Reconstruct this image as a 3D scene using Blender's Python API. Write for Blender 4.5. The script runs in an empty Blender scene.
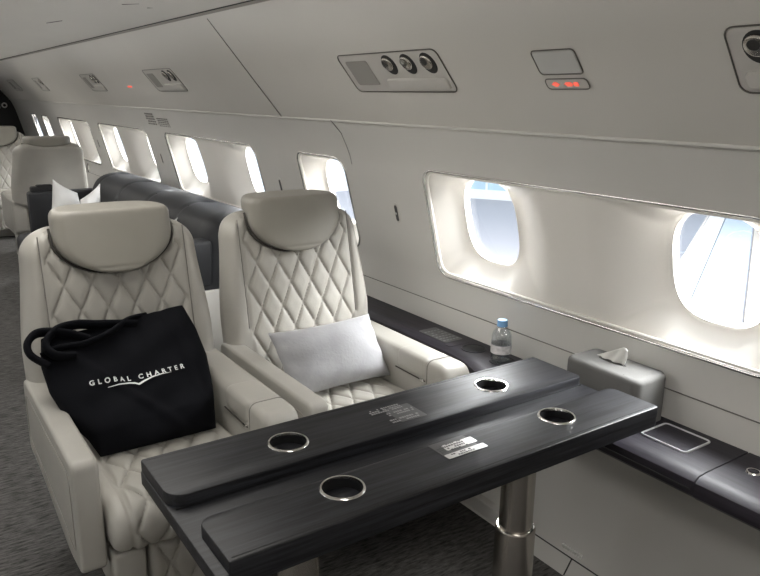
import bpy, bmesh, math, random
from mathutils import Vector, Matrix, geometry
random.seed(7)
SC = bpy.context.scene
COL = SC.collection
PI = math.pi

# ------------------------------------------------------------------ materials
def mat(name, color, rough=.5, metal=0., bump=0., bscale=200., var=0., vscale=8., coat=0., spec=.5, trans=0., ior=1.45,
        emit=None, estr=0., sheen=0., stretch=(1, 1, 1), detail=3.):
    m = bpy.data.materials.new(name); m.use_nodes = True
    nt = m.node_tree; b = nt.nodes['Principled BSDF']
    b.inputs['Base Color'].default_value = (*color, 1)
    b.inputs['Roughness'].default_value = rough
    b.inputs['Metallic'].default_value = metal
    b.inputs['Specular IOR Level'].default_value = spec
    b.inputs['Coat Weight'].default_value = coat
    b.inputs['Coat Roughness'].default_value = .08
    b.inputs['Transmission Weight'].default_value = trans
    b.inputs['IOR'].default_value = ior
    b.inputs['Sheen Weight'].default_value = sheen
    if emit:
        b.inputs['Emission Color'].default_value = (*emit, 1); b.inputs['Emission Strength'].default_value = estr
    if bump or var:
        tc = nt.nodes.new('ShaderNodeTexCoord'); mp = nt.nodes.new('ShaderNodeMapping')
        mp.inputs['Scale'].default_value = stretch
        nt.links.new(tc.outputs['Object'], mp.inputs['Vector'])
    if bump:
        n = nt.nodes.new('ShaderNodeTexNoise'); n.inputs['Scale'].default_value = bscale; n.inputs['Detail'].default_value = detail
        bp = nt.nodes.new('ShaderNodeBump'); bp.inputs['Strength'].default_value = bump; bp.inputs['Distance'].default_value = .002
        nt.links.new(mp.outputs[0], n.inputs['Vector']); nt.links.new(n.outputs['Fac'], bp.inputs['Height'])
        nt.links.new(bp.outputs[0], b.inputs['Normal'])
    if var:
        n2 = nt.nodes.new('ShaderNodeTexNoise'); n2.inputs['Scale'].default_value = vscale; n2.inputs['Detail'].default_value = 6
        r = nt.nodes.new('ShaderNodeValToRGB')
        r.color_ramp.elements[0].position = .3; r.color_ramp.elements[1].position = .7
        r.color_ramp.elements[0].color = (*[c * (1 - var) for c in color], 1)
        r.color_ramp.elements[1].color = (*[min(1, c * (1 + var)) for c in color], 1)
        nt.links.new(mp.outputs[0], n2.inputs['Vector']); nt.links.new(n2.outputs['Fac'], r.inputs['Fac'])
        nt.links.new(r.outputs['Color'], b.inputs['Base Color'])
    return m

def thin_glass(name, tint=(1, 1, 1), gloss=.06):
    m = bpy.data.materials.new(name); m.use_nodes = True
    nt = m.node_tree; nt.nodes.clear()
    o = nt.nodes.new('ShaderNodeOutputMaterial'); mx = nt.nodes.new('ShaderNodeMixShader')
    t = nt.nodes.new('ShaderNodeBsdfTransparent'); g = nt.nodes.new('ShaderNodeBsdfGlossy')
    t.inputs['Color'].default_value = (*tint, 1); g.inputs['Roughness'].default_value = .02
    mx.inputs[0].default_value = gloss
    nt.links.new(t.outputs[0], mx.inputs[1]); nt.links.new(g.outputs[0], mx.inputs[2]); nt.links.new(mx.outputs[0], o.inputs[0])
    return m

M = {}
M['wall'] = mat('cabin_panel', (.655, .64, .61), .45, bump=.08, bscale=350, var=.02, vscale=3)
M['ceil'] = mat('cabin_ceiling', (.67, .65, .61), .5, bump=.06, bscale=300, var=.02, vscale=2)
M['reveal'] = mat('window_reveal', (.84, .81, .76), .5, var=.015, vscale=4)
M['leather'] = mat('cream_leather', (.375, .360, .325), .42, bump=.22, bscale=420, var=.05, vscale=7)
M['leather_head'] = mat('taupe_leather', (.285, .271, .238), .4, bump=.2, bscale=420, var=.04, vscale=7)
M['piping'] = mat('dark_piping', (.05, .045, .04), .6)
M['carpet'] = None
M['wood'] = None
M['ledge'] = mat('dark_ledge_veneer', (.021, .018, .025), .5, coat=.0, spec=.4, var=.4, vscale=6, stretch=(20, 1, 20))
M['black'] = mat('black_recess', (.006, .006, .007), .6)
M['recess'] = mat('shaded_ceiling_recess', (.33, .31, .28), .6, var=.03)  # darker than the ceiling: shade of the recess put into the colour
M['lower'] = mat('shaded_lower_panel', (.43, .42, .40), .5, bump=.06, bscale=300, var=.02, vscale=3)  # wall colour darkened to stand in for shade under the ledge
M['seam'] = mat('dark_seam', (.03, .03, .03), .7)
M['softseam'] = mat('grey_seam', (.17, .16, .15), .7)
M['chrome'] = mat('chrome', (.75, .74, .72), .16, metal=1)
M['satin'] = mat('satin_silver', (.72, .72, .74), .4, metal=.3)
M['steel'] = mat('brushed_nickel', (.55, .52, .48), .26, metal=1, var=.06, vscale=30, stretch=(1, 1, .02))
M['bag'] = mat('black_canvas', (.0042, .0045, .0065), .85, bump=.25, bscale=700, spec=.15)
M['print'] = mat('white_print', (.75, .77, .76), .6)
M['pillow'] = mat('silver_velvet', (.34, .34, .352), .75, sheen=.3, var=.16, vscale=9, bump=.4, bscale=90)
M['pillow_white'] = mat('white_cushion_cloth', (.62, .62, .61), .8, bump=.4, bscale=60, var=.05, vscale=10)
M['sofa'] = mat('charcoal_leather', (.017, .018, .021), .55, bump=.3, bscale=120, var=.2, vscale=5)
M['white'] = mat('white_laminate', (.50, .49, .46), .5, var=.02)
M['tissue_cover'] = mat('grey_leatherette', (.165, .163, .156), .85, bump=.35, bscale=260, var=.05)
M['paper'] = mat('tissue_paper', (.70, .69, .66), .9, bump=.4, bscale=60)
M['glass'] = thin_glass('window_glass', (.97, .985, 1.), .05)
M['plastic'] = thin_glass('clear_plastic', (.93, .945, .955), .16)
M['cap'] = mat('blue_cap', (.20, .42, .72), .4, var=.05)
M['water'] = thin_glass('water', (.92, .94, .95), .07)
M['lens'] = mat('frosted_lens', (.60, .60, .58), .35, var=.02)
M['red'] = mat('red_lit_sign', (.6, .08, .05), .4, emit=(1., .16, .10), estr=.45)
M['psu'] = mat('service_panel_plastic', (.60, .58, .545), .45, var=.03)
M['grille'] = mat('speaker_mesh', (.36, .345, .32), .6, bump=.8, bscale=500)
M['darkglass'] = mat('lamp_reflector', (.22, .21, .19), .15, metal=.8)
M['placard'] = mat('placard_film', (.07, .07, .072), .35, var=.1)
M['silverplacard'] = mat('silver_placard', (.60, .60, .59), .3, metal=.6, var=.1)
M['placard_text'] = mat('placard_lettering', (.28, .28, .28), .5)
M['grey_text'] = mat('grey_lettering', (.20, .19, .18), .6)
M['bulkhead'] = mat('black_bulkhead', (.004, .004, .004), .5, var=.2)
M['apron'] = mat('concrete_apron', (.34, .325, .33), .9, var=.05, vscale=.12)
M['wing'] = mat('wing_paint', (.11, .135, .165), .6, var=.03, vscale=.8)
M['slat'] = mat('wing_slat_paint', (.19, .20, .21), .6, var=.02)
M['hangar'] = mat('hangar_cladding', (.34, .46, .53), .6, var=.15, vscale=.9, stretch=(1, 1, .05))
M['flap'] = mat('wing_flap_paint', (.125, .115, .10), .6, var=.05)
M['apron_far'] = mat('painted_sunlit_concrete', (.75, .74, .72), .9, var=.05, vscale=.12)  # sunlit brightness painted into the colour of the far apron
M['apron_line'] = mat('apron_marking', (.42, .44, .46), .9, var=.05)
M['band'] = mat('hangar_white_band', (.60, .62, .62), .6, var=.02)
M['trim_grey'] = mat('trim_metal', (.17, .16, .145), .35, metal=.4)
M['valve'] = mat('air_valve', (.04, .04, .04), .3)

def carpet():
    m = bpy.data.materials.new('carpet'); m.use_nodes = True
    nt = m.node_tree; b = nt.nodes['Principled BSDF']; b.inputs['Roughness'].default_value = .95
    b.inputs['Specular IOR Level'].default_value = .1
    tc = nt.nodes.new('ShaderNodeTexCoord'); mp = nt.nodes.new('ShaderNodeMapping'); mp.inputs['Scale'].default_value = (1, 5.5, 1)
    nt.links.new(tc.outputs['Object'], mp.inputs['Vector'])
    n = nt.nodes.new('ShaderNodeTexNoise'); n.inputs['Scale'].default_value = 17; n.inputs['Detail'].default_value = 8; n.inputs['Roughness'].default_value = .75
    r = nt.nodes.new('ShaderNodeValToRGB')
    r.color_ramp.elements[0].position = .36; r.color_ramp.elements[0].color = (.030, .029, .028, 1)
    r.color_ramp.elements[1].position = .66; r.color_ramp.elements[1].color = (.175, .168, .161, 1)
    bp = nt.nodes.new('ShaderNodeBump'); bp.inputs['Strength'].default_value = .8; bp.inputs['Distance'].default_value = .006
    L = nt.links
    L.new(mp.outputs[0], n.inputs['Vector']); L.new(n.outputs['Fac'], r.inputs['Fac']); L.new(r.outputs['Color'], b.inputs['Base Color'])
    L.new(n.outputs['Fac'], bp.inputs['Height']); L.new(bp.outputs[0], b.inputs['Normal'])
    return m
def wood():
    m = bpy.data.materials.new('black_oak_veneer'); m.use_nodes = True
    nt = m.node_tree; b = nt.nodes['Principled BSDF']; b.inputs['Roughness'].default_value = .45; b.inputs['Specular IOR Level'].default_value = .34
    tc = nt.nodes.new('ShaderNodeTexCoord'); mp = nt.nodes.new('ShaderNodeMapping'); mp.inputs['Scale'].default_value = (1.1, 26, 26)
    L = nt.links; L.new(tc.outputs['Object'], mp.inputs['Vector'])
    n = nt.nodes.new('ShaderNodeTexNoise'); n.inputs['Scale'].default_value = 3.2; n.inputs['Detail'].default_value = 9; n.inputs['Roughness'].default_value = .68
    n.inputs['Distortion'].default_value = .35
    r = nt.nodes.new('ShaderNodeValToRGB')
    r.color_ramp.elements[0].position = .40; r.color_ramp.elements[0].color = (.0030, .0032, .0042, 1)
    r.color_ramp.elements[1].position = .64; r.color_ramp.elements[1].color = (.024, .025, .030, 1)
    bp = nt.nodes.new('ShaderNodeBump'); bp.inputs['Strength'].default_value = .12; bp.inputs['Distance'].default_value = .001
    L.new(mp.outputs[0], n.inputs['Vector']); L.new(n.outputs['Fac'], r.inputs['Fac']); L.new(r.outputs['Color'], b.inputs['Base Color'])
    L.new(n.outputs['Fac'], bp.inputs['Height']); L.new(bp.outputs[0], b.inputs['Normal'])
    return m
M['carpet'] = carpet(); M['wood'] = wood()

# ------------------------------------------------------------------ object helpers
def link(name, me, m, parent=None, smooth=True, angle=40):
    o = bpy.data.objects.new(name, me)
    if m is not None and not me.materials: me.materials.append(m)
    if smooth:
        for p in me.polygons: p.use_smooth = True
        me.set_sharp_from_angle(angle=math.radians(angle))
    COL.objects.link(o)
    if parent: o.parent = parent
    return o
def fin(name, bm, m, parent=None, smooth=True, angle=40, norm=True):
    if norm: bmesh.ops.recalc_face_normals(bm, faces=bm.faces)
    me = bpy.data.meshes.new(name); bm.to_mesh(me); bm.free()
    return link(name, me, m, parent, smooth, angle)
def mesh(name, vs, fs, m, parent=None, smooth=True, angle=40, norm=True):
    bm = bmesh.new(); bv = [bm.verts.new(v) for v in vs]
    for f in fs:
        try: bm.faces.new([bv[i] for i in f])
        except ValueError: pass
    return fin(name, bm, m, parent, smooth, angle, norm)
def tag(o, label=None, cat=None, group=None, kind=None):
    if label: o['label'] = label
    if cat: o['category'] = cat
    if group: o['group'] = group
    if kind: o['kind'] = kind
    return o
def empty(name, loc=(0, 0, 0), rz=0.):
    o = bpy.data.objects.new(name, None); o.empty_display_size = .1
    o.location = loc; o.rotation_euler = (0, 0, rz); COL.objects.link(o); return o
def kids(o): return [c for c in bpy.data.objects if c.parent == o]
def copy_tree(o, parent=None):
    c = o.copy(); COL.objects.link(c); c.parent = parent
    if parent: c.matrix_parent_inverse = o.matrix_parent_inverse.copy()
    for ch in kids(o): copy_tree(ch, c)
    return c
def struct(o): o['kind'] = 'structure'; return o

def add_box(bm, x0, x1, y0, y1, z0, z1, bev=0., seg=3, mtx=None):
    g = bmesh.ops.create_cube(bm, size=1)
    vs = g['verts']
    for v in vs: v.co = Vector(((x0 + x1) / 2 + v.co.x * (x1 - x0), (y0 + y1) / 2 + v.co.y * (y1 - y0), (z0 + z1) / 2 + v.co.z * (z1 - z0)))
    if bev:
        es = list({e for v in vs for e in v.link_edges})
        r = bmesh.ops.bevel(bm, geom=es, offset=bev, segments=seg, profile=.5, affect='EDGES')
        vs = list({v for f in r['faces'] for v in f.verts} | {v for v in vs if v.is_valid})
    if mtx is not None:
        for v in vs: v.co = mtx @ v.co
    return vs
def box(name, x0, x1, y0, y1, z0, z1, m, parent=None, bev=0., seg=3, mtx=None):
    bm = bmesh.new(); add_box(bm, x0, x1, y0, y1, z0, z1, bev, seg, mtx)
    return fin(name, bm, m, parent)

def add_tube(bm, pts, r, n=8, closed=False, flat=1.):
    """tube along pts; flat squashes along the second frame axis"""
    pts = [Vector(p) for p in pts]; N = len(pts); rings = []
    up = None
    for i, p in enumerate(pts):
        a = pts[(i - 1) % N] if (closed or i > 0) else p
        b = pts[(i + 1) % N] if (closed or i < N - 1) else p
        t = (b - a).normalized()
        if up is None:
            up = t.orthogonal().normalized()
        up = (up - t * up.dot(t)); up = up.normalized() if up.length > 1e-6 else t.orthogonal().normalized()
        s = t.cross(up)
        rr = r[i] if isinstance(r, (list, tuple)) else r
        rings.append([bm.verts.new(p + (up * math.cos(2 * PI * k / n) * flat + s * math.sin(2 * PI * k / n)) * rr) for k in range(n)])
    for i in range(N if closed else N - 1):
        A, B = rings[i], rings[(i + 1) % N]
        for k in range(n):
            bm.faces.new((A[k], A[(k + 1) % n], B[(k + 1) % n], B[k]))
    if not closed:
        bm.faces.new(rings[0]); bm.faces.new(rings[-1])
def tube(name, pts, r, m, parent=None, n=8, closed=False, flat=1.):
    bm = bmesh.new(); add_tube(bm, pts, r, n, closed, flat); return fin(name, bm, m, parent, angle=60)

def add_lathe(bm, prof, n=48, loc=(0, 0, 0), mtx=None, caps=True):
    rings = []
    for r, z in prof:
        ring = []
        for k in range(n):
            a = 2 * PI * k / n
            p = Vector((r * math.cos(a), r * math.sin(a), z))
            if mtx is not None: p = mtx @ p
            ring.append(bm.verts.new(p + Vector(loc)))
        rings.append(ring)
    for A, B in zip(rings[:-1], rings[1:]):
        for k in range(n): bm.faces.new((A[k], A[(k + 1) % n], B[(k + 1) % n], B[k]))
    if caps and prof[0][0] > 1e-6: bm.faces.new(rings[0])
    if caps and prof[-1][0] > 1e-6: bm.faces.new(rings[-1])
def lathe(name, prof, m, parent=None, n=48, loc=(0, 0, 0), mtx=None, angle=40, caps=False):
    bm = bmesh.new(); add_lathe(bm, prof, n, loc, mtx, caps)
    bmesh.ops.remove_doubles(bm, verts=bm.verts, dist=1e-6)
    return fin(name, bm, m, parent, angle=angle)

def rrect(u0, u1, v0, v1, r, n=8):
    """rounded-rectangle outline; r = one radius or four (u1v1, u0v1, u0v0, u1v0)"""
    if not isinstance(r, (tuple, list)): r = (r,) * 4
    out = []
    for (cu, cv, a0, rr) in ((u1, v1, 0, r[0]), (u0, v1, PI / 2, r[1]), (u0, v0, PI, r[2]), (u1, v0, 1.5 * PI, r[3])):
        su = -1 if cu == u1 else 1; sv = -1 if cv == v1 else 1
        for k in range(n + 1):
            a = a0 + (PI / 2) * k / n
            out.append((cu + su * rr + rr * math.cos(a), cv + sv * rr + rr * math.sin(a)))
    res = []
    for p in out:
        if not res or (Vector(p) - Vector(res[-1])).length > 1e-5: res.append(p)
    return res
def add_prism(bm, outline, w0, w1, f, bev=0., seg=3):
    """extrude an outline (u,v) from w0 to w1 with f(u,v,w)->Vector; optional rounded w1 edge"""
    n = len(outline)
    cu = sum(p[0] for p in outline) / n; cv = sum(p[1] for p in outline) / n
    layers = [(0, w0)]
    if bev:
        s = 1 if w1 > w0 else -1
        layers.append((0, w1 - s * bev))
        for k in range(1, seg + 1):
            a = PI / 2 * k / seg
            layers.append((bev * (1 - math.cos(a)), w1 - s * bev * (1 - math.sin(a))))
    else: layers.append((0, w1))
    rings = []
    for ins, w in layers:
        ring = []
        for i, p in enumerate(outline):
            a = Vector(outline[i - 1]); b = Vector(outline[(i + 1) % n]); t = (b - a).normalized()
            nrm = Vector((-t.y, t.x))
            q = Vector(p) + nrm * ins
            ring.append(bm.verts.new(f(q.x, q.y, w)))
        rings.append(ring)
    for A, B in zip(rings[:-1], rings[1:]):
        for k in range(n): bm.faces.new((A[k], A[(k + 1) % n], B[(k + 1) % n], B[k]))
    bm.faces.new(rings[0]); bm.faces.new(rings[-1])
def prism(name, outline, w0, w1, f, m, parent=None, bev=0., seg=3, angle=40):
    bm = bmesh.new(); add_prism(bm, outline, w0, w1, f, bev, seg); return fin(name, bm, m, parent, angle=angle)
def tri_fill(outer, holes=()):
    polys = [[Vector((*p, 0)) for p in outer]] + [[Vector((*p, 0)) for p in h] for h in holes]
    flat = [tuple(p) for p in outer] + [tuple(p) for h in holes for p in h]
    return flat, geometry.tessellate_polygon(polys)
XYZ = lambda u, v, w: Vector((u, v, w))

# ------------------------------------------------------------------ cabin shell
# right-hand section: (x, z).  The cabin axis runs along +y, windows on the +x side.
XC = .60                                          # cabin centre line
YB, YF = -1.3, 12.0
B0 = Vector((1.85, .77)); B1 = Vector((1.728, 1.247))      # flat window band
LB = (B1 - B0).length; TB = (B1 - B0) / LB                  # unit vector up the band
NB = Vector((TB.y, -TB.x))                                  # outward normal (x,z)
def band(y, s, d=0., side=1):
    """y along cabin, s up the band, d outwards"""
    p = B0 + TB * s + NB * d
    return Vector((p.x if side > 0 else 2 * XC - p.x, y, p.y))
CR = Vector((1.655, 1.403)); CT = Vector((1.29, 1.838))
TC = (CT - CR).normalized(); NC = Vector((TC.y, -TC.x))
def sp(y, s, d=0.):
    """sloped service-panel ceiling: s up from the crease, d outwards (negative = into the cabin)"""
    p = CR + TC * s + NC * d
    return Vector((p.x, y, p.y))
LOW = [(1.66, 0.), (1.70, .05), (1.755, .15), (1.80, .30), (1.835, .50), (1.848, .66), tuple(B0)]
UP = [tuple(B1), (1.712, 1.29), (1.690, 1.345), (1.668, 1.388)]

def extrude_section(name, sec, y0, y1, m, side=1, ny=2, angle=50):
    vs = []; fs = []; n = len(sec)
    for j in range(ny):
        y = y0 + (y1 - y0) * j / (ny - 1)
        for x, z in sec: vs.append((x if side > 0 else 2 * XC - x, y, z))
    for j in range(ny - 1):
        for i in range(n - 1):
            a = j * n + i; fs.append((a, a + 1, a + n + 1, a + n))
    return mesh(name, vs, fs, m, angle=angle)

FRAMES = [(.835, 2.250, 2, (.080, .060)), (2.83, 3.290, 1, (.075, .05)), (3.785, 5.340, 2, (.085, .05)), (5.765, 7.280, 2, (.085, .05)),
          (7.64, 9.105, 2, (.085, .05)), (9.67, 10.09, 1, (.075, .05)), (10.45, 10.80, 1, (.075, .05))]
S0, S1 = .026, LB - .018
def frame_outline(y0, y1, rr, side=1):
    rn, rf = rr
    # u = y, v = s ; near end is y0 (large corner), far end y1
    return rrect(y0, y1, S0, S1, (rf, rn, rn, rf), 8)

def wall_band(name, side, frames):
    outer = [(YB, 0), (YF, 0), (YF, LB), (YB, LB)]
    holes = [frame_outline(f[0], f[1], f[3]) for f in frames]
    flat, tris = tri_fill(outer, holes)
    return flat, tris

def build_wall(side, nm, frames):
    bm = bmesh.new()
    flat, tris = wall_band(nm, side, frames)
    bv = [bm.verts.new(band(p[0], p[1], 0, side)) for p in flat]
    for t in tris: bm.faces.new([bv[i] for i in t])
    for sec in (LOW, UP):
        n = len(sec); rows = []
        for y in (YB, YF): rows.append([bm.verts.new((x if side > 0 else 2 * XC - x, y, z)) for x, z in sec])
        for i in range(n - 1): bm.faces.new((rows[0][i], rows[0][i + 1], rows[1][i + 1], rows[1][i]))
    bmesh.ops.remove_doubles(bm, verts=bm.verts, dist=1e-5)
    return struct(fin(nm, bm, M['wall'], angle=30))
build_wall(1, 'wall_right', FRAMES)
build_wall(-1, 'wall_left', FRAMES)

# window panels: funnel-shaped reveal around each pane
HW, HH, DEP = .142, .166, .112
def sup(th, a, b, n=3.0):
    c, s = math.cos(th), math.sin(th)
    return (abs(c / a) ** n + abs(s / b) ** n) ** (-1 / n)
def window_unit(idx, y0, y1, nwin, rr, side=1):
    sm = (S0 + S1) / 2 + .010
    L = y1 - y0
    if nwin == 2: off = .255; cs = [y0 + (.240 if idx == 1 else off), y1 - off]
    else: cs = [(y0 + y1) / 2]
    outl = [Vector(p) for p in frame_outline(y0, y1, rr)]
    bm = bmesh.new()
    panes = []
    for ci, c in enumerate(cs):
        lo, hi = y0, y1
        if nwin == 2:
            if ci == 0: hi = (y0 + y1) / 2
            else: lo = (y0 + y1) / 2
        def outer_r(th):
            d = Vector((math.cos(th), math.sin(th))); o = Vector((c, sm)); best = 9
            for i in range(len(outl)):
                a, b = outl[i], outl[(i + 1) % len(outl)]
                e = b - a; den = d.x * e.y - d.y * e.x
                if abs(den) < 1e-12: continue
                q = a - o; t = (q.x * e.y - q.y * e.x) / den; s = (q.x * d.y - q.y * d.x) / den
                if t > 0 and -1e-6 <= s <= 1 + 1e-6: best = min(best, t)
            if nwin == 2:
                lim = (hi - c) if ci == 0 else (lo - c)
                if d.x * lim > 1e-9: best = min(best, lim / d.x)
            return best
        ths = [2 * PI * k / 120 for k in range(120)]
        if nwin == 2:
            xm = (hi - c) if ci == 0 else (lo - c)
            ths += [math.atan2(S1 - sm, xm) % (2 * PI), math.atan2(S0 - sm, xm) % (2 * PI)]
        ths = sorted(set(round(t, 6) for t in ths))
        rings = []
        NT = 18
        for th in ths:
            ri = sup(th, HW, HH); ro = outer_r(th); col = []
            d = Vector((math.cos(th), math.sin(th)))
            for k in range(NT + 1):
                t = (k / NT) ** 1.5
                r = ri + (ro - ri) * t
                dist = min(1., (r - ri) / min(.23, max(.10, ro - ri)))
                dep = .012 + DEP * (1 - dist) ** 1.25 * (1 - .25 * math.exp(-dist * 9))
                # a gentle inward swell of the panel between the windows
                col.append(bm.verts.new(band(c + d.x * r, sm + d.y * r, dep, side)))
            # short straight sleeve to the pane
            col.insert(0, bm.verts.new(band(c + d.x * ri * .985, sm + d.y * ri * .985, .012 + DEP * .75 + .026, side)))
            rings.append(col)
        n = len(rings)
        for i in range(n):
            A, B = rings[i], rings[(i + 1) % n]
            for k in range(NT + 1): bm.faces.new((A[k], A[k + 1], B[k + 1], B[k]))
        pane = [(c + math.cos(t) * sup(t, HW, HH) * .99, sm + math.sin(t) * sup(t, HW, HH) * .99) for t in [2 * PI * k / 48 for k in range(48)]]
        panes.append(pane)
    # return edge between wall face and panel face
    A = [bm.verts.new(band(p.x, p.y, 0, side)) for p in outl]; B = [bm.verts.new(band(p.x, p.y, .012, side)) for p in outl]
    for k in range(len(A)): bm.faces.new((A[k], A[(k + 1) % len(A)], B[(k + 1) % len(A)], B[k]))
    bmesh.ops.remove_doubles(bm, verts=bm.verts, dist=1e-5)
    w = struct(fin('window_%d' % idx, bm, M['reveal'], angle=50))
    for pn in panes:
        bm = bmesh.new(); bm.faces.new([bm.verts.new(band(p[0], p[1], .012 + DEP * .75 + .022, side)) for p in pn])
        fin('window_pane', bm, M['glass'], w, smooth=False)
    if side > 0:
        o2 = frame_outline(y0 + .004, y1 - .004, rr)
        tube('window_frame', [band(p[0], p[1], .001) for p in o2], .0055, M['chrome'], w, 8, True)
        o3 = rrect(y0 + .014, y1 - .014, S0 + .010, S1 - .010, (rr[1] - .01, rr[0] - .01, rr[0] - .01, rr[1] - .01), 8)
        tube('window_frame_liner', [band(p[0], p[1], .008) for p in o3], .006, M['reveal'], w, 8, True)
    return w
for i, f in enumerate(FRAMES): window_unit(i + 1, f[0], f[1], f[2], f[3], 1)
for i, f in enumerate(FRAMES): window_unit(i + 11, f[0], f[1], f[2], f[3], -1)

# ceiling: sloped service panels (both sides) + centre panel + cove between
def ceiling():
    bm = bmesh.new()
    def strip(sec):
        rows = [[bm.verts.new((x, y, z)) for x, z in sec] for y in (YB, YF)]
        for i in range(len(sec) - 1): bm.faces.new((rows[0][i], rows[0][i + 1], rows[1][i + 1], rows[1][i]))
    for sd in (1, -1):
        f = lambda x: x if sd > 0 else 2 * XC - x
        strip([(f(1.668), 1.388), (f(1.660), 1.398), (f(CR.x - .006), CR.y + .010), (f(CT.x), CT.y), (f(CT.x - .003), CT.y + .008)])
    # centre panel, slightly arched
    strip([(2 * XC - 1.205, 1.90), (2 * XC - 1.212, 1.840), (.2, 1.872), (XC, 1.885), (1.0, 1.872), (1.212, 1.840), (1.205, 1.90)])
    return struct(fin('ceiling', bm, M['ceil'], angle=25))
ceiling()
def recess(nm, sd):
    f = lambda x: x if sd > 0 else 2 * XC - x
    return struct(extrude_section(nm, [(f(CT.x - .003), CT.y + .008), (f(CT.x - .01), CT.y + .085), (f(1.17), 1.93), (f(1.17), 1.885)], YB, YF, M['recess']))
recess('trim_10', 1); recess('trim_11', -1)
struct(tube('trim_12', [(1.2095, YB, 1.8395), (1.2095, YF, 1.8395)], .003, M['seam'], None, 6))
struct(box('floor', 2 * XC - 1.68, 1.68, YB, YF, -.04, 0, M['carpet']))
struct(box('wall_back', -.75, 1.95, YB - .05, YB, 0, 2.0, M['wall']))
# black bulkhead at the far end of the cabin
struct(box('wall_front', -.75, 2.0, YF, YF + .05, 0, 2.0, M['bulkhead']))

# trims lying on the shell
def strip_on(name, p0, p1, r=.0022, m=None): return struct(tube(name, [p0, p1], r, m or M['softseam'], None, 6))
strip_on('trim_1', (1.8475, YB, .670), (1.8475, YF, .670), .0020)                       # dado joint above the ledge
def seam_line(name, pts, m=None, r=.0022): return struct(tube(name, pts, r, m or M['softseam'], None, 6))
seam_line('trim_2', [sp(3.283, s, -.0005) for s in (.0, .2, .4, .56)], None, .0022)      # panel joint up the ceiling
seam_line('trim_3', [(1.650, 2.80, 1.400), (1.689, 2.775, 1.345), (1.711, 2.765, 1.29), tuple(band(2.762, LB, -.0005)), tuple(band(2.762, LB - .04, -.0005))], None, .0016)
struct(tube('trim_4', [(1.6585, YB, 1.398), (1.6585, YF, 1.398)], .006, M['wall'], None, 8))      # raised crease
# lower side panel under the ledge with a heater strip along the floor
box_panel = [(1.655, .0), (1.690, .050), (1.712, .085), (1.740, .22), (1.765, .40), (1.78, .55)]
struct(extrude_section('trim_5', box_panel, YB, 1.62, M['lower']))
seam_line('trim_6', [(1.6895, YB, .0505), (1.6895, 1.62, .0505)], M['seam'], .0022)
seam_line('trim_7', [(1.656, 1.33, .002), (1.689, 1.33, .049)], M['seam'], .0025)
struct(box('baseboard_right', 1.665, 1.70, 1.62, 6.0, 0, .06, M['wall'], None, .004))

# ------------------------------------------------------------------ side ledge
ledge = tag(empty('side_ledge', (1.72, 1.2, .52)), 'long dark glossy side ledge running under the big window along the wall', 'ledge')
lo = Vector((1.72, 1.2, .52))
def ledge_body(y0, y1, xin, name, nseg=14):
    # profile: back at wall, top, rounded nose, underside
    vs = []; fs = []; rows = 0
    for j in range(nseg + 1):
        y = y0 + (y1 - y0) * j / nseg
        xi = xin(y)
        sec = [(1.846, .50), (1.846, .5805), (xi + .05, .5805), (xi + .022, .577), (xi + .006, .566), (xi, .548), (xi + .004, .530), (xi + .02, .516), (xi + .06, .505)]
        for x, z in sec: vs.append((x - lo.x, y - lo.y, z - lo.z))
    n = 9
    for j in range(nseg):
        for i in range(n):
            a = j * n + i; b = j * n + (i + 1) % n; fs.append((a, b, b + n, a + n))
    fs.append(tuple(range(n))); fs.append(tuple(nseg * n + i for i in range(n)))
    return mesh(name, vs, fs, M['ledge'], ledge, angle=35)
def xin_near(y): return 1.585
def xin_mid(y):
    if y < 1.62: return 1.588
    if y < 1.95:
        t = (y - 1.62) / .33; return 1.588 + .085 * (3 * t * t - 2 * t ** 3)
    return 1.673
def xin_far(y): return 1.673 + .0 * y
ledge_body(YB + .02, .896, xin_near, 'near_section', 4)
ledge_body(.900, 2.75, xin_mid, 'middle_section', 30)
ledge_body(2.755, 3.55, xin_far, 'far_section', 3)
def on_ledge(u, v, w): return Vector((u - lo.x, v - lo.y, .5805 + w - lo.z))
lid = prism('lid', rrect(1.688, 1.805, .990, 1.128, .010, 4), 0, .002, on_ledge, M['ledge'], ledge)
tube('lid_frame', [on_ledge(p[0], p[1], .002) for p in rrect(1.686, 1.807, .988, 1.130, .012, 4)], .0034, M['satin'], lid, 6, True)
bt = lathe('button', [(.0, .004), (.010, .004), (.012, .0), (.0, 0)], M['ledge'], ledge, 24, on_ledge(1.745, .832, 0))
lathe('button_ring', [(.014, .0), (.014, .0035), (.017, .0035), (.019, .0)], M['chrome'], bt, 24, on_ledge(1.745, .832, 0))
for (cx, cy) in ((1.765, 1.932), (1.762, 1.772)):
    ch = lathe('cup_holder', [(.0, .0006), (.041, .0008), (.043, .0)], M['black'], ledge, 32, on_ledge(cx, cy, 0))
    lathe('cup_holder_rim', [(.042, .0), (.043, .003), (.047, .003), (.049, .0)], M['ledge'], ch, 40, on_ledge(cx, cy, 0))
cp = prism('control_plate', rrect(1.715, 1.805, 2.04, 2.215, .01, 4), 0, .0015, on_ledge, M['placard'], ledge)
bm = bmesh.new()
for j in range(6):
    yy = 2.058 + j * .024
    for k in range(5):
        if random.random() < .85: add_prism(bm, rrect(1.722 + k * .016, 1.722 + k * .016 + .011, yy, yy + .006, .0005, 1), .0015, .0020, on_ledge)
fin('control_lettering', bm, M['placard_text'], cp)
prism('control_door', rrect(1.70, 1.80, 1.995, 2.03, .006, 3), 0, .0012, on_ledge, M['ledge'], ledge)
box('front_groove', 1.5845 - lo.x, 1.5875 - lo.x, .905 - lo.y, 1.30 - lo.y, .545 - lo.z, .549 - lo.z, M['seam'], ledge)

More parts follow.
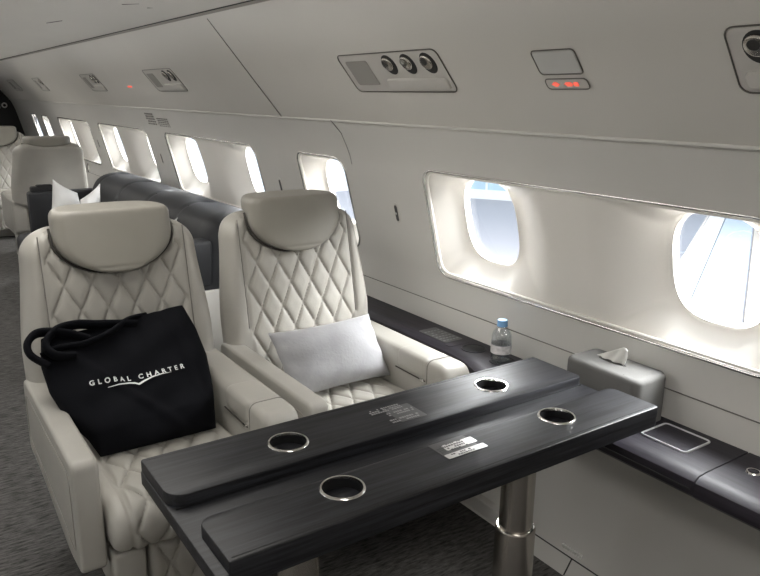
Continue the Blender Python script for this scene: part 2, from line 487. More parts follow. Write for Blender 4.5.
# ------------------------------------------------------------------ conference table
TX, TY = 1.008, 1.272
tbl = tag(empty('conference_table', (TX, TY, 0)), 'black wood conference table with folded leaf on nickel columns in front of two cream seats', 'table')
def tw(u, v, w): return Vector((u - TX, v - TY, w))
RINGS = [(.703, 1.150), (1.348, 1.150), (.703, 1.395), (1.348, 1.395)]
RR = .045
def circ(c, r, n=40): return [(c[0] + r * math.cos(2 * PI * k / n), c[1] + r * math.sin(2 * PI * k / n)) for k in range(n)]
def slab_with_holes(name, outline, holes, z0, z1, m, parent, bev=.004):
    bm = bmesh.new(); n = len(outline)
    ins = []
    for i, p in enumerate(outline):
        a = Vector(outline[i - 1]); b = Vector(outline[(i + 1) % n]); t = (b - a).normalized()
        ins.append(tuple(Vector(p) + Vector((-t.y, t.x)) * bev))
    flat, tris = tri_fill(ins, holes)
    bv = [bm.verts.new(tw(p[0], p[1], z1)) for p in flat]
    for t in tris: bm.faces.new([bv[i] for i in t])
    mid = [bm.verts.new(tw(p[0] * .3 + q[0] * .7, p[1] * .3 + q[1] * .7, z1 - bev * .3)) for p, q in zip(ins, outline)]
    low = [bm.verts.new(tw(p[0], p[1], z1 - bev)) for p in outline]
    bot = [bm.verts.new(tw(p[0], p[1], z0)) for p in outline]
    top = bv[:n]
    for A, B in ((top, mid), (mid, low), (low, bot)):
        for k in range(n): bm.faces.new((A[k], A[(k + 1) % n], B[(k + 1) % n], B[k]))
    bm.faces.new(bot)
    k0 = n
    for h in holes:
        T = bv[k0:k0 + len(h)]; k0 += len(h)
        B = [bm.verts.new(tw(p[0], p[1], z0 + .004)) for p in h]
        for k in range(len(h)): bm.faces.new((T[k], T[(k + 1) % len(h)], B[(k + 1) % len(h)], B[k]))
        bm.faces.new(B)
    return fin(name, bm, m, parent, angle=30)
slab_with_holes('base_board', rrect(.386, 1.632, 1.046, 1.500, (.006, .006, .006, .012), 4), [], .654, .684, M['wood'], tbl, .003)
far_leaf = slab_with_holes('folded_leaf', rrect(.388, 1.625, 1.302, 1.500, (.006, .006, .045, .018), 8), [circ(c, RR) for c in RINGS[2:]], .684, .712, M['wood'], tbl)
near_leaf = slab_with_holes('near_leaf', rrect(.408, 1.629, 1.043, 1.204, (.028, .028, .006, .012), 8), [circ(c, RR) for c in RINGS[:2]], .684, .712, M['wood'], tbl)
for lf, cs in ((far_leaf, RINGS[2:]), (near_leaf, RINGS[:2])):
    for c in cs:
        g = lathe('cup_holder', [(.0, .6862), (.0435, .6862), (.0435, .7105)], M['black'], lf, 40, (c[0] - TX, c[1] - TY, 0), angle=30)
        rim = lathe('cup_rim', [(.0425, .7095), (.0435, .7145), (.0470, .7150), (.0490, .7135), (.0500, .7115)], M['chrome'], lf, 48, (c[0] - TX, c[1] - TY, 0))
# black inlay line just inside the long outer edges
box('edge_inlay', .416 - TX, 1.618 - TX, 1.0545 - TY, 1.0575 - TY, .7115, .7123, M['black'], near_leaf)
box('edge_inlay', .395 - TX, 1.615 - TX, 1.4855 - TY, 1.4880 - TY, .7115, .7123, M['black'], far_leaf)
box('edge_shadow_strip', .40 - TX, 1.62 - TX, 1.3005 - TY, 1.3030 - TY, .6835, .6865, M['black'], far_leaf)  # black strip painting the shadow line below the folded leaf
# columns
for cx in (1.354, .66):
    b = lathe('column', [(0, 0), (.12, 0), (.12, .012), (.05, .02), (.0475, .03), (.0475, .655), (.0, .655)], M['steel'], tbl, 48, (cx - TX, 0, 0))
    lathe('column_sleeve', [(.0476, .02), (.057, .02), (.057, .322), (.0555, .327), (.0535, .329), (.0485, .329), (.0478, .322)], M['steel'], b, 48, (cx - TX, 0, 0))
    lathe('mounting_plate', [(0, .640), (.09, .640), (.09, .6545), (0, .6545)], M['seam'], b, 32, (cx - TX, 0, 0))
# instruction placards let into the two leaves
def placard(parent, quads, rows, dark, nm):
    pass
def tplate(name, x0, x1, y0, y1, m, parent, z=.7122, h=.0006):
    return prism(name, rrect(x0, x1, y0, y1, .003, 2), z, z + h, tw, m, parent)
pl1 = tplate('instruction_placard', .992, 1.072, 1.336, 1.424, M['placard'], far_leaf)
bm = bmesh.new()
def text_rows(bm, x0, x1, y0, y1, nrow, z, p=.8):
    h = (y1 - y0) / nrow
    for j in range(nrow):
        x = x0; yy = y0 + j * h + h * .2
        while x < x1 - .004:
            w = random.uniform(.003, .007)
            w = min(w, x1 - x)
            if random.random() < p: add_prism(bm, rrect(x, x + w, yy, yy + h * .55, .0003, 1), z, z + .0005, tw)
            x += w + .0022
text_rows(bm, .950, 1.050, 1.408, 1.436, 3, .7126)
text_rows(bm, .985, 1.066, 1.378, 1.400, 2, .7130, .75)
text_rows(bm, .970, 1.066, 1.340, 1.364, 2, .7130, .8)
fin('placard_lettering', bm, M['placard_text'], pl1)
pl2 = tplate('instruction_placard', .966, 1.072, 1.122, 1.200, M['placard'], near_leaf)
fl = tplate('silver_field', .990, 1.082, 1.155, 1.182, M['silverplacard'], pl2, .7129)
fl2 = tplate('silver_field', .968, 1.086, 1.122, 1.142, M['silverplacard'], pl2, .7129)
bm = bmesh.new()
text_rows(bm, .972, 1.050, 1.150, 1.186, 4, .7136, .8); text_rows(bm, .985, 1.050, 1.124, 1.140, 2, .7136, .85)
fin('placard_lettering', bm, M['placard'], pl2)

# ------------------------------------------------------------------ aircraft seat
def sstep(a, b, x):
    t = max(0., min(1., (x - a) / (b - a))); return t * t * (3 - 2 * t)
QP, QH = .088, .172
def quilt(x, z, depth=.0075, puff=.006, x0=0., z0=0.):
    a = (x - x0) / QP + (z - z0) / QH; b = (x - x0) / QP - (z - z0) / QH
    k = 1 / math.sqrt(1 / QP ** 2 + 1 / QH ** 2)
    da = abs(a - round(a)) * k; db = abs(b - round(b)) * k
    seam = max(math.exp(-(da / .0042) ** 2), math.exp(-(db / .0042) ** 2))
    pf = (min(1, da / .022) * min(1, db / .022)) ** .6
    return -depth * seam + puff * pf
BACK_TOP, BACK_BOT = 1.075, .425
def back_w(z):
    w = .215 + (.318 - .215) * sstep(.515, .575, z)
    w -= .030 * sstep(.66, 1.02, z)
    if z > .985:
        t = min(1, (z - .985) / (BACK_TOP - .985)); w -= .115 * (1 - math.sqrt(max(0, 1 - t * t)))
    return w
def back_front(z): return .285 + (z - .60) * .20          # local y of the front face
HB, HT = .925, 1.134
def head_w(z):
    t = max(0, min(1, (z - HB) / .125)); w = .192 * (1 - (1 - t) ** 2) ** .5
    t2 = max(0, (z - (HT - .028)) / .028); w -= .030 * (1 - math.sqrt(max(0, 1 - min(1, t2) ** 2)))
    return w
def head_inside(x, z, grow=.0):
    """signed distance-like: >0 inside the headrest outline"""
    if z < HB - grow: return -1
    return head_w(min(z + grow * .6, HT)) + grow - abs(x)
def make_backrest(parent):
    NX, NBK = 132, 24
    zs = [BACK_BOT + (BACK_TOP - BACK_BOT) * k / 150 for k in range(151)]
    us = []
    for k in range(NX + 1):
        u = -1 + 2 * k / NX; us.append(math.sin(u * PI / 2) * .35 + u * .65)
    rings = []; bm = bmesh.new()
    for z in zs:
        w = back_w(z); f = back_front(z)
        et = min(1, (BACK_TOP - z) / .05); eb = min(1, (z - BACK_BOT) / .04)
        rz = (1 - (1 - et) ** 2.2) ** .5 * (1 - (1 - eb) ** 2.2) ** .5
        ring = []
        for u in us:
            x = u * w
            e = min(1, (1 - abs(u)) * w / .050); rim = (1 - (1 - e) ** 2.2) ** .5
            d = .070 * rim * max(rz, .02)
            # raised side bolsters
            bol = .016 * sstep(.215, .262, abs(x)) * sstep(.60, .70, z) * rim
            xs = .236
            groove = .007 * math.exp(-((abs(x) - xs) / .004) ** 2) * sstep(.64, .66, z) * (1 - sstep(1.05, 1.07, z))
            q = 0
            ins = sstep(0, .012, xs - .006 - abs(x))
            hd = head_inside(x, z, .010)
            if ins > 0: q = quilt(x, z, z0=.03) * ins
            if hd > 0: q = -.016
            elif hd > -.012: q *= .2
            y = f + .065 - (d + (bol + q - groove) * rim)
            ring.append(bm.verts.new((x, y, z)))
        for k in range(1, NBK):
            u = 1 - 2 * k / NBK; x = u * w
            e = min(1, (1 - abs(u)) * w / .06); rim = (1 - (1 - e) ** 2) ** .5
            ring.append(bm.verts.new((x, f + .065 + .065 * rim * max(rz, .02) + .012 * (1 - u * u), z)))
        rings.append(ring)
    n = len(rings[0])
    for A, B in zip(rings[:-1], rings[1:]):
        for k in range(n): bm.faces.new((A[k], A[(k + 1) % n], B[(k + 1) % n], B[k]))
    bm.faces.new(rings[0]); bm.faces.new(rings[-1])
    return fin('backrest', bm, M['leather'], parent, angle=70)
def make_headrest(parent):
    bm = bmesh.new(); rings = []
    NZ, NX = 48, 40
    for j in range(NZ + 1):
        v = j / NZ; z = HB + (HT - HB) * (1 - math.cos(v * PI)) / 2
        w = max(.004, head_w(z)); f = back_front(z); ring = []
        ez = (max(0, 1 - abs(2 * v - 1) ** 9)) ** .5
        for k in range(NX + 1):
            u = math.sin((-1 + 2 * k / NX) * PI / 2); x = u * w
            rim = max(0, 1 - abs(u) ** 10) ** .5 * ez
            db = min((HB + (HT - HB) * v - HB) , w * (1 - abs(u)) + .0)
            gr = -.0025 * math.exp(-((w - abs(x) - .020) / .0035) ** 2) - .0025 * math.exp(-((z - HB - .022) / .0035) ** 2)
            y = f - .008 - (.046 + gr) * rim - .006 * (1 - u * u) * ez
            ring.append(bm.verts.new((x, y, z)))
        for k in range(1, NX):
            u = math.sin((1 - 2 * k / NX) * PI / 2); x = u * w
            rim = max(0, 1 - abs(u) ** 4) ** .5 * ez
            bk = .004 + .138 * sstep(1.030 + .035 * (x / .186) ** 2, 1.052 + .030 * (x / .186) ** 2, z)       # wraps over the top of the backrest
            ring.append(bm.verts.new((x, f + bk * rim + .008 * rim, z)))
        rings.append(ring)
    n = len(rings[0])
    for A, B in zip(rings[:-1], rings[1:]):
        for k in range(n): bm.faces.new((A[k], A[(k + 1) % n], B[(k + 1) % n], B[k]))
    bm.faces.new(rings[0]); bm.faces.new(rings[-1])
    return fin('headrest', bm, M['leather_head'], parent, angle=70)
def headrest_piping(parent):
    pts = []
    for k in range(41):
        t = PI * (1 + k / 40); zz = HB + .115 - .125 * abs(math.sin(t)) ** .9 + 0
        z = max(HB - .004, zz); x = math.cos(t) * .190
        zc = HB + .125 * (1 - math.sqrt(max(0, 1 - (x / .192) ** 2)))
        pts.append((x * 1.03, back_front(zc) - .004, zc - .006))
    pts = [(-.1975, back_front(1.075) + .012, 1.075)] + pts + [(.1975, back_front(1.075) + .012, 1.075)]
    return tube('headrest_piping', pts, .0042, M['piping'], parent, 6)
def make_cushion(parent, x0=-.252, x1=.205):
    # profile along the seat: (y, z), from the back forward over the nose and down the front
    prof = [(.34, .462), (.20, .455), (.05, .455), (-.10, .460), (-.22, .466), (-.30, .466), (-.345, .458), (-.378, .440), (-.396, .415), (-.402, .385), (-.398, .360), (-.385, .345), (-.36, .338)]
    pts = [Vector(p) for p in prof]
    # resample
    segs = []
    tot = 0
    for a, b in zip(pts[:-1], pts[1:]): segs.append((a, b, tot, (b - a).length)); tot += (b - a).length
    NS, NX = 150, 96
    cen = []; 
    for j in range(NS + 1):
        s = tot * j / NS
        for a, b, s0, l in segs:
            if s <= s0 + l + 1e-9:
                cen.append((a.lerp(b, (s - s0) / l), s)); break
    for it in range(6):
        c2 = [cen[0][0]] + [(cen[i - 1][0] + cen[i][0] * 2 + cen[i + 1][0]) / 4 for i in range(1, NS)] + [cen[NS][0]]
        cen = [(c2[i], cen[i][1]) for i in range(NS + 1)]
    bm = bmesh.new(); rows = []
    w = (x1 - x0) / 2; cx = (x0 + x1) / 2
    for j in range(NS + 1):
        c, s = cen[j]
        t = (cen[min(NS, j + 1)][0] - cen[max(0, j - 1)][0]).normalized(); nrm = Vector((t.y, -t.x))
        if nrm.y < 0 and j < NS * .5: nrm = -nrm
        nrm = Vector((-abs(nrm.x) if nrm.x < .2 else nrm.x, nrm.y))
        row = []
        for k in range(NX + 1):
            u = -1 + 2 * k / NX; x = cx + u * w
            e = min(1, (1 - abs(u)) * w / .035); rim = (1 - (1 - e) ** 2.2) ** .5
            ins = sstep(0, .01, w - .052 - abs(x - cx))
            q = quilt(x, tot - s, .007, .006, x0=.03) * ins - .006 * math.exp(-((w - .05 - abs(x - cx)) / .004) ** 2)
            p = c + nrm * (q * rim - .03 * (1 - rim))
            row.append(bm.verts.new((x, p.x, p.y)))
        rows.append(row)
    for A, B in zip(rows[:-1], rows[1:]):
        for k in range(NX): bm.faces.new((A[k], A[k + 1], B[k + 1], B[k]))
    # close sides and underside
    low = []
    for k in (0, NX):
        c = bm.verts.new((rows[0][k].co.x, .34, .34)); low.append(c)
        bm.faces.new([r[k] for r in rows] + [c])
    bm.faces.new((rows[-1][0], rows[-1][NX], low[1], low[0])) if False else None
    bm.faces.new([rows[-1][k] for k in range(NX + 1)] + [low[1], low[0]])
    bm.faces.new([rows[0][k] for k in range(NX + 1)] + [low[1], low[0]])
    return fin('seat_cushion', bm, M['leather'], parent, angle=60)
def soft_box(name, x0, x1, y0, y1, z0, z1, m, parent, bev=.02, seg=4, crown=0.):
    return box(name, x0, x1, y0, y1, z0, z1, m, parent, bev, seg)
def arm_profile(name, x0, x1, prof, bev, parent, m=None):
    bm = bmesh.new(); n = len(prof)
    A = [bm.verts.new((x0, y, z)) for y, z in prof]; B = [bm.verts.new((x1, y, z)) for y, z in prof]
    for k in range(n): bm.faces.new((A[k], A[(k + 1) % n], B[(k + 1) % n], B[k]))
    fa = bm.faces.new(A); fb = bm.faces.new(B)
    bmesh.ops.recalc_face_normals(bm, faces=bm.faces)
    bmesh.ops.bevel(bm, geom=list(fa.edges) + list(fb.edges), offset=bev, segments=4, profile=.5, affect='EDGES')
    return fin(name, bm, m or M['leather'], parent, angle=50)
def rounded_poly(pts, r, n=5):
    out = []; N = len(pts)
    for i, p in enumerate(pts):
        p = Vector(p); a = Vector(pts[i - 1]); b = Vector(pts[(i + 1) % N])
        rr = r[i] if isinstance(r, (list, tuple)) else r
        if rr <= 0: out.append(tuple(p)); continue
        da = (a - p).normalized(); db = (b - p).normalized()
        p0 = p + da * rr; p1 = p + db * rr
        for k in range(n + 1):
            t = k / n; q = p0 * (1 - t) ** 2 + p * 2 * t * (1 - t) + p1 * t * t; out.append((q.x, q.y))
    return out
def make_seat():
    root = empty('cabin_armchair', (0, 0, 0))
    make_backrest(root)
    h = make_headrest(root); headrest_piping(h)
    # vertical piping between quilted centre and side bolsters
    for sx in (-1, 1):
        tube('backrest_piping', [(sx * .236, back_front(z) - .0060, z) for z in [.655 + .02 * k for k in range(21)]], .0018, M['softseam'], root, 6)
    make_cushion(root)
    # narrow outer armrest
    pr = rounded_poly([(-.335, .60), (-.345, .288), (-.20, .272), (.15, .335), (.37, .345), (.37, .600)], [.03, .02, .05, .05, .03, .04])
    a1 = arm_profile('armrest', -.326, -.258, pr, .011, root)
    # stitched panel line on the outer face
    pts = rounded_poly([(-.30, .555), (-.305, .33), (.14, .385), (.335, .39), (.335, .555)], [.03, .03, .05, .04, .04])
    tube('side_panel_piping', [(-.3265, y, z) for y, z in pts], .0016, M['leather_head'], a1, 6, True)
    # wide armrest with a stowage lid
    pr = rounded_poly([(-.335, .60), (-.345, .30), (.37, .30), (.37, .600)], [.055, .03, .03, .04])
    a2 = arm_profile('armrest', .205, .326, pr, .026, root)
    bm = bmesh.new(); add_box(bm, .200, .318, -.2275, -.045, .520, .6035, .024, 4)
    lidm = fin('stowage_lid', bm, M['leather'], a2)
    tube('lid_gap', [(.2005, -.045, .525), (.1985, -.225, .525)], .0024, M['piping'], lidm, 6)
    box('latch', .1945, .2005, -.222, -.198, .521, .531, M['chrome'], lidm, .002)
    prism('end_cap_seam', rrect(.2040, .3270, .515, .6012, (.027, .027, .002, .002), 6), -.2305, -.2275, lambda u, v, w: Vector((u, w, v)), M['softseam'], a2)
    box('recline_button', .2025, .206, -.300, -.288, .475, .500, M['valve'], a2, .001)
    # base below the cushion
    soft_box('seat_frame', -.256, .322, -.30, .33, .27, .336, M['leather'], root, .015)
    b = box('base', -.200, .265, -.17, .30, 0, .30, M['leather'], root, .02)
    box('base_panel', -.250, -.165, -.372, -.30, .10, .332, M['leather'], b, .012)
    # quilted leg rest
    NXq, NZq = 64, 56; vs = []; fs = []
    for j in range(NZq + 1):
        z = .11 + .222 * j / NZq
        for i in range(NXq + 1):
            x = -.158 + .360 * i / NXq
            e = min(1, min(j, NZq - j) / 5, min(i, NXq - i) / 5); rim = (1 - (1 - e) ** 2) ** .5
            vs.append((x, -.352 - .022 * rim - quilt(x, z, .006, .005, x0=.03) * rim, z))
    for j in range(NZq):
        for i in range(NXq):
            a = j * (NXq + 1) + i; fs.append((a, a + 1, a + NXq + 2, a + NXq + 1))
    k0 = len(vs)
    for (x, z) in ((-.158, .11), (.202, .11), (.202, .332), (-.158, .332)): vs.append((x, -.30, z))
    R = NXq + 1
    fs += [tuple(list(range(R)) + [k0 + 1, k0]), tuple([NZq * R + i for i in range(R)] + [k0 + 2, k0 + 3]),
           tuple([j * R for j in range(NZq + 1)] + [k0 + 3, k0]), tuple([j * R + NXq for j in range(NZq + 1)] + [k0 + 2, k0 + 1])]
    mesh('leg_rest', vs, fs, M['leather'], root, angle=60)
    return root
seat = make_seat()
GS = 'cream quilted leather aircraft seats'
seat.location = (.612, 2.105, 0)
tag(seat, 'cream quilted leather seat holding the black tote bag, beside the aisle', 'seat', GS)
s2 = copy_tree(seat); s2.location = (1.292, 2.105, 0)
tag(s2, 'cream quilted leather seat with a silver lumbar pillow, beside the window wall', 'seat', GS)
s3 = copy_tree(seat); s3.location = (1.215, 7.33, 0); s3.rotation_euler.z = PI
tag(s3, 'cream leather seat turned away showing its smooth plain back, beyond the charcoal sofa', 'seat', GS)
s4 = copy_tree(seat); s4.location = (1.10, 8.72, 0)
tag(s4, 'cream quilted leather seat cut by the left photo edge in front of the black bulkhead', 'seat', GS)

# ------------------------------------------------------------------ tote bag leaning on the aisle seat
BO = Vector((0, 2.055, .462)); BU = Vector((0, .6, .8)); BN = Vector((0, -.8, .6))
bag = tag(empty('tote_bag', tuple(BO + Vector((.58, 0, 0)))), 'black canvas tote bag with white lettering slumped on the aisle-side cream seat', 'bag')
def bp(x, v, d): return BO + Vector((x, 0, 0)) + BU * v + BN * d - Vector(bag.location)
def catmull(pts, n=6, closed=True):
    out = []; N = len(pts)
    for i in range(N):
        p0, p1, p2, p3 = [Vector(pts[(i + k) % N]) for k in (-1, 0, 1, 2)]
        for k in range(n):
            t = k / n
            q = .5 * ((2 * p1) + (p2 - p0) * t + (2 * p0 - 5 * p1 + 4 * p2 - p3) * t * t + (3 * p1 - p0 - 3 * p2 + p3) * t ** 3)
            out.append(tuple(q))
    return out
def bag_body():
    left = [(.416, -.004), (.392, .055), (.350, .120), (.318, .215), (.310, .300), (.325, .385)]
    right = [(.771, -.004), (.788, .080), (.800, .160), (.806, .241), (.795, .340), (.772, .425)]
    def cur(P, t):
        f = t * (len(P) - 1); i = min(int(f), len(P) - 2); a = f - i
        return Vector(P[i]).lerp(Vector(P[i + 1]), a)
    NU, NV = 72, 56
    bm = bmesh.new(); F = []; B = []
    for j in range(NV + 1):
        t = j / NV; l = cur(left, t); r = cur(right, t); fr = []; bk = []
        for i in range(NU + 1):
            u = i / NU; p = l.lerp(r, u)
            sag = -.012 * math.sin(PI * u) * sstep(.5, 1, t) * (1 - .5 * u)
            e = min(u, 1 - u) * 2; bulge = (1 - (1 - min(1, e * 2.2)) ** 2) ** .5
            tv = min(1, t * 5) ** .5
            th = (.078 - .058 * t) * bulge * tv
            fold = .006 * math.sin(p.x * 38 + p.y * 16) * bulge + .005 * math.sin(p.x * 23 - p.y * 45 + 1) * bulge
            fold += .012 * math.exp(-(((p.x - .40) + (p.y - .30) * .9) / .02) ** 2) * bulge
            fold -= .012 * math.exp(-(((p.x - .745) + (p.y - .2) * .25) / .018) ** 2) * bulge
            fr.append(bm.verts.new(bp(p.x, p.y + sag, .020 + th + fold * (1 - .3 * t))))
            bk.append(bm.verts.new(bp(p.x, p.y + sag * .6, .014 - .006 * bulge)))
        F.append(fr); B.append(bk)
    for j in range(NV):
        for i in range(NU):
            bm.faces.new((F[j][i], F[j][i + 1], F[j + 1][i + 1], F[j + 1][i]))
            bm.faces.new((B[j][i], B[j + 1][i], B[j + 1][i + 1], B[j][i + 1]))
    for j in range(NV):
        bm.faces.new((F[j][0], F[j + 1][0], B[j + 1][0], B[j][0])); bm.faces.new((F[j][NU], B[j][NU], B[j + 1][NU], F[j + 1][NU]))
    for i in range(NU):
        bm.faces.new((F[0][i], B[0][i], B[0][i + 1], F[0][i + 1])); bm.faces.new((F[NV][i], F[NV][i + 1], B[NV][i + 1], B[NV][i]))
    return fin('bag_body', bm, M['bag'], bag, angle=60), F
bag_body()
def strap(name, pts, w=.024):
    P = catmull(pts, 6, False) if False else []
    pts = [Vector(p) for p in pts]
    for i in range(len(pts) - 1):
        p0 = pts[max(0, i - 1)]; p1 = pts[i]; p2 = pts[i + 1]; p3 = pts[min(len(pts) - 1, i + 2)]
        for k in range(6):
            t = k / 6
            P.append(.5 * ((2 * p1) + (p2 - p0) * t + (2 * p0 - 5 * p1 + 4 * p2 - p3) * t * t + (3 * p1 - p0 - 3 * p2 + p3) * t ** 3))
    P.append(pts[-1])
    return tube(name, [bp(*p) for p in P], w, M['bag'], bag, 10, False, .45)
strap('handle', [(.600, .380, .035), (.540, .385, .050), (.480, .392, .055), (.425, .402, .055), (.365, .392, .06), (.328, .352, .065), (.345, .312, .07), (.40, .300, .065)], .024)
strap('handle', [(.450, .350, .05), (.400, .375, .055), (.345, .390, .058), (.305, .388, .062), (.280, .360, .065), (.285, .325, .06), (.325, .290, .05)], .024)
strap('top_fold', [(.640, .410, .012), (.575, .392, .045), (.510, .355, .062), (.440, .335, .062), (.360, .335, .055), (.322, .330, .03)], .020)
def bag_depth(x, v):
    t = max(0, min(1, v / .41)); l = .33; r = .80; u = (x - l) / (r - l)
    u = max(0, min(1, u)); e = min(u, 1 - u) * 2; bulge = (1 - (1 - min(1, e * 2.2)) ** 2) ** .5
    fold = .006 * math.sin(x * 38 + v * 16) * bulge + .005 * math.sin(x * 23 - v * 45 + 1) * bulge
    fold += .012 * math.exp(-(((x - .40) + (v - .30) * .9) / .02) ** 2) * bulge
    return .020 + (.078 - .058 * t) * bulge * min(1, t * 5) ** .5 + fold * (1 - .3 * t) + .0075
def lettering():
    cu = bpy.data.curves.new('t', 'FONT'); cu.body = 'GLOBAL CHARTER'; cu.size = .0215; cu.space_character = 1.85
    cu.align_x = 'CENTER'; cu.offset = .0006; cu.resolution_u = 3
    o = bpy.data.objects.new('t', cu); COL.objects.link(o)
    dg = bpy.context.evaluated_depsgraph_get(); me = bpy.data.meshes.new_from_object(o.evaluated_get(dg))
    bpy.data.objects.remove(o); bpy.data.curves.remove(cu)
    xs = [v.co.x for v in me.vertices]; x0, x1 = min(xs), max(xs)
    bm = bmesh.new(); bm.from_mesh(me); bpy.data.meshes.remove(me)
    for v in bm.verts:
        k = (v.co.x - x0) / (x1 - x0)
        X = .418 + (.706 - .418) * k
        V = .196 + v.co.y + .0015 * math.sin(k * PI * 2) - .006 * math.sin(k * PI)
        v.co = bp(X, V, bag_depth(X, V))
    for half in (0, 1):
        b2 = bm.copy()
        gx = sorted(v.co.x for v in b2.verts); xm = max(((b - a, (a + b) / 2) for a, b in zip(gx[:-1], gx[1:])))[1]
        bmesh.ops.delete(b2, geom=[v for v in b2.verts if (v.co.x > xm) != bool(half)], context='VERTS')
        fin('bag_lettering', b2, M['print'], bag, smooth=False)
    bm.free()
    # swoosh under the words
    DV = -.016
    P = [(.466, .196, .0008), (.500, .198, .0022), (.532, .1985, .0032), (.548, .195, .0038), (.558, .1885, .0042), (.575, .195, .0036), (.600, .2015, .0028), (.630, .2040, .0018), (.660, .2045, .0006)]
    bm = bmesh.new(); up = []; dn = []
    for x, v, h in P:
        v += DV; up.append(bm.verts.new(bp(x, v + h, bag_depth(x, v + h)))); dn.append(bm.verts.new(bp(x, v - h * .6, bag_depth(x, v - h * .6))))
    for k in range(len(P) - 1): bm.faces.new((up[k], up[k + 1], dn[k + 1], dn[k]))
    fin('bag_emblem', bm, M['print'], bag, smooth=False)
lettering()

# ------------------------------------------------------------------ pillows
def pillow(name, TL, TR, BL, BR, th, m, label, group=None, wrk=1., crease=True):
    TL, TR, BL, BR = map(Vector, (TL, TR, BL, BR))
    C = (TL + TR + BL + BR) / 4
    nrm = (TR - BL).cross(TL - BR).normalized()
    bm = bmesh.new(); NU, NV = 44, 32
    G = {}
    for sgn in (1, -1):
        for j in range(NV + 1):
            for i in range(NU + 1):
                if sgn < 0 and (i in (0, NU) or j in (0, NV)): G[(sgn, i, j)] = G[(1, i, j)]; continue
                u = i / NU; v = j / NV
                # pinch the sides inwards so the corners stand out
                cu = u - .5; cv = v - .5
                uu = .5 + cu * (1 - .05 * (1 - (2 * cv) ** 2) * (abs(2 * cu) ** 2)); vv = .5 + cv * (1 - .07 * (1 - (2 * cu) ** 2) * (abs(2 * cv) ** 2))
                p = (BL.lerp(BR, uu)).lerp(TL.lerp(TR, uu), vv)
                b = (max(0, 1 - abs(2 * cu) ** 2.4) * max(0, 1 - abs(2 * cv) ** 2.4)) ** .55
                w = wrk * .005 * (math.sin(u * 8 + v * 5) * math.sin(v * 7 - u * 6 + 1)) * b
                ds = min(u, 1 - u); w += wrk * .009 * math.sin(v * 21 + u * 6) * math.exp(-(ds / .10) ** 2) * b
                G[(sgn, i, j)] = bm.verts.new(p + nrm * sgn * (th * b + w) - C)
        for j in range(NV):
            for i in range(NU):
                q = [G[(sgn, i, j)], G[(sgn, i + 1, j)], G[(sgn, i + 1, j + 1)], G[(sgn, i, j + 1)]]
                bm.faces.new(q if sgn > 0 else q[::-1])
    o = fin(name, bm, m, None, angle=80); o.location = C
    return tag(o, label, 'pillow', group)
pillow('lumbar_pillow', (1.050, 2.225, .685), (1.478, 2.225, .690), (1.078, 2.10, .470), (1.500, 2.10, .474), .072, M['pillow'],
       'silver velvet lumbar pillow propped on the cream seat beside the window wall')
pillow('throw_pillow', (1.075, 6.05, .855), (1.24, 6.02, .74), (.99, 5.90, .48), (1.27, 5.90, .46), .06, M['pillow_white'],
       'white throw pillow with pointed corner standing at the far end of the charcoal sofa')
pillow('throw_pillow', (1.19, 5.70, .73), (1.37, 5.82, .83), (1.12, 5.54, .47), (1.30, 5.64, .47), .045, M['pillow_white'],
       'pale grey throw pillow slumped beside the pointed white pillow against the sofa back')
pillow('throw_pillow', (1.10, 4.03, .70), (1.35, 4.00, .825), (1.06, 4.16, .45), (1.29, 4.16, .46), .05, M['pillow_white'],
       'white throw pillow at the near sofa end, one corner showing behind the front seats')

# ------------------------------------------------------------------ water bottle
BX, BY, BZ = 1.752, 1.774, .5830
bot = tag(empty('water_bottle', (BX, BY, BZ)), 'small clear plastic water bottle with a blue cap standing on the dark side ledge', 'bottle')
lathe('bottle_body', [(.0, .002), (.024, .0), (.031, .004), (.0325, .014), (.031, .022), (.0325, .034), (.0325, .078), (.031, .086), (.0325, .094), (.028, .112), (.017, .128), (.0135, .136), (.0135, .143)], M['plastic'], bot, 40)
lathe('water_fill', [(.0, .004), (.0295, .006), (.0305, .014), (.0295, .022), (.0305, .034), (.0305, .078), (.030, .090), (.026, .110), (.016, .124), (0, .124)], M['water'], bot, 32)
lb = lathe('bottle_label', [(.0329, .036), (.0329, .068)], mat('bottle_label_film', (.62, .60, .60), .5, var=.3, vscale=60), bot, 40)
lathe('bottle_cap', [(.0, .1565), (.0150, .1565), (.0163, .154), (.0163, .139), (.0170, .138), (.0170, .134), (.014, .134)], M['cap'], bot, 32)

bot.scale = (1.13, 1.13, 1.0)
# ------------------------------------------------------------------ tissue box
tb = tag(empty('tissue_box', (1.762, 1.285, .581)), 'grey leather covered tissue box on the side ledge beside the table end', 'tissue box')
prism('box_cover', rrect(-.080, .072, -.132, .140, (.03, .03, .03, .03), 6), 0, .148, XYZ, M['tissue_cover'], tb, .016, 5, 50)
prism('tissue_slot', [(.012 * math.cos(2 * PI * k / 24), .05 * math.sin(2 * PI * k / 24) + .02) for k in range(24)], .147, .1488, XYZ, M['seam'], tb)
bm = bmesh.new(); rows = []
for j in range(9):
    t = j / 8; row = []
    for i in range(15):
        u = i / 14 - .5
        wv = .005 * math.sin(u * 14 + t * 5) * (1 - .3 * t)
        x = .0 + wv + .014 * t - .01 * abs(u) * t
        y = .025 + u * (.095 + .03 * t) + .012 * t
        z = .147 + t * (.056 - .070 * abs(u + .40)) 
        row.append(bm.verts.new((x, y, z)))
    rows.append(row)
for A, B in zip(rows[:-1], rows[1:]):
    for k in range(14): bm.faces.new((A[k], A[k + 1], B[k + 1], B[k]))
ts = fin('tissue', bm, M['paper'], tb, angle=80)
sm_ = ts.modifiers.new('thick', 'SOLIDIFY'); sm_.thickness = .0012
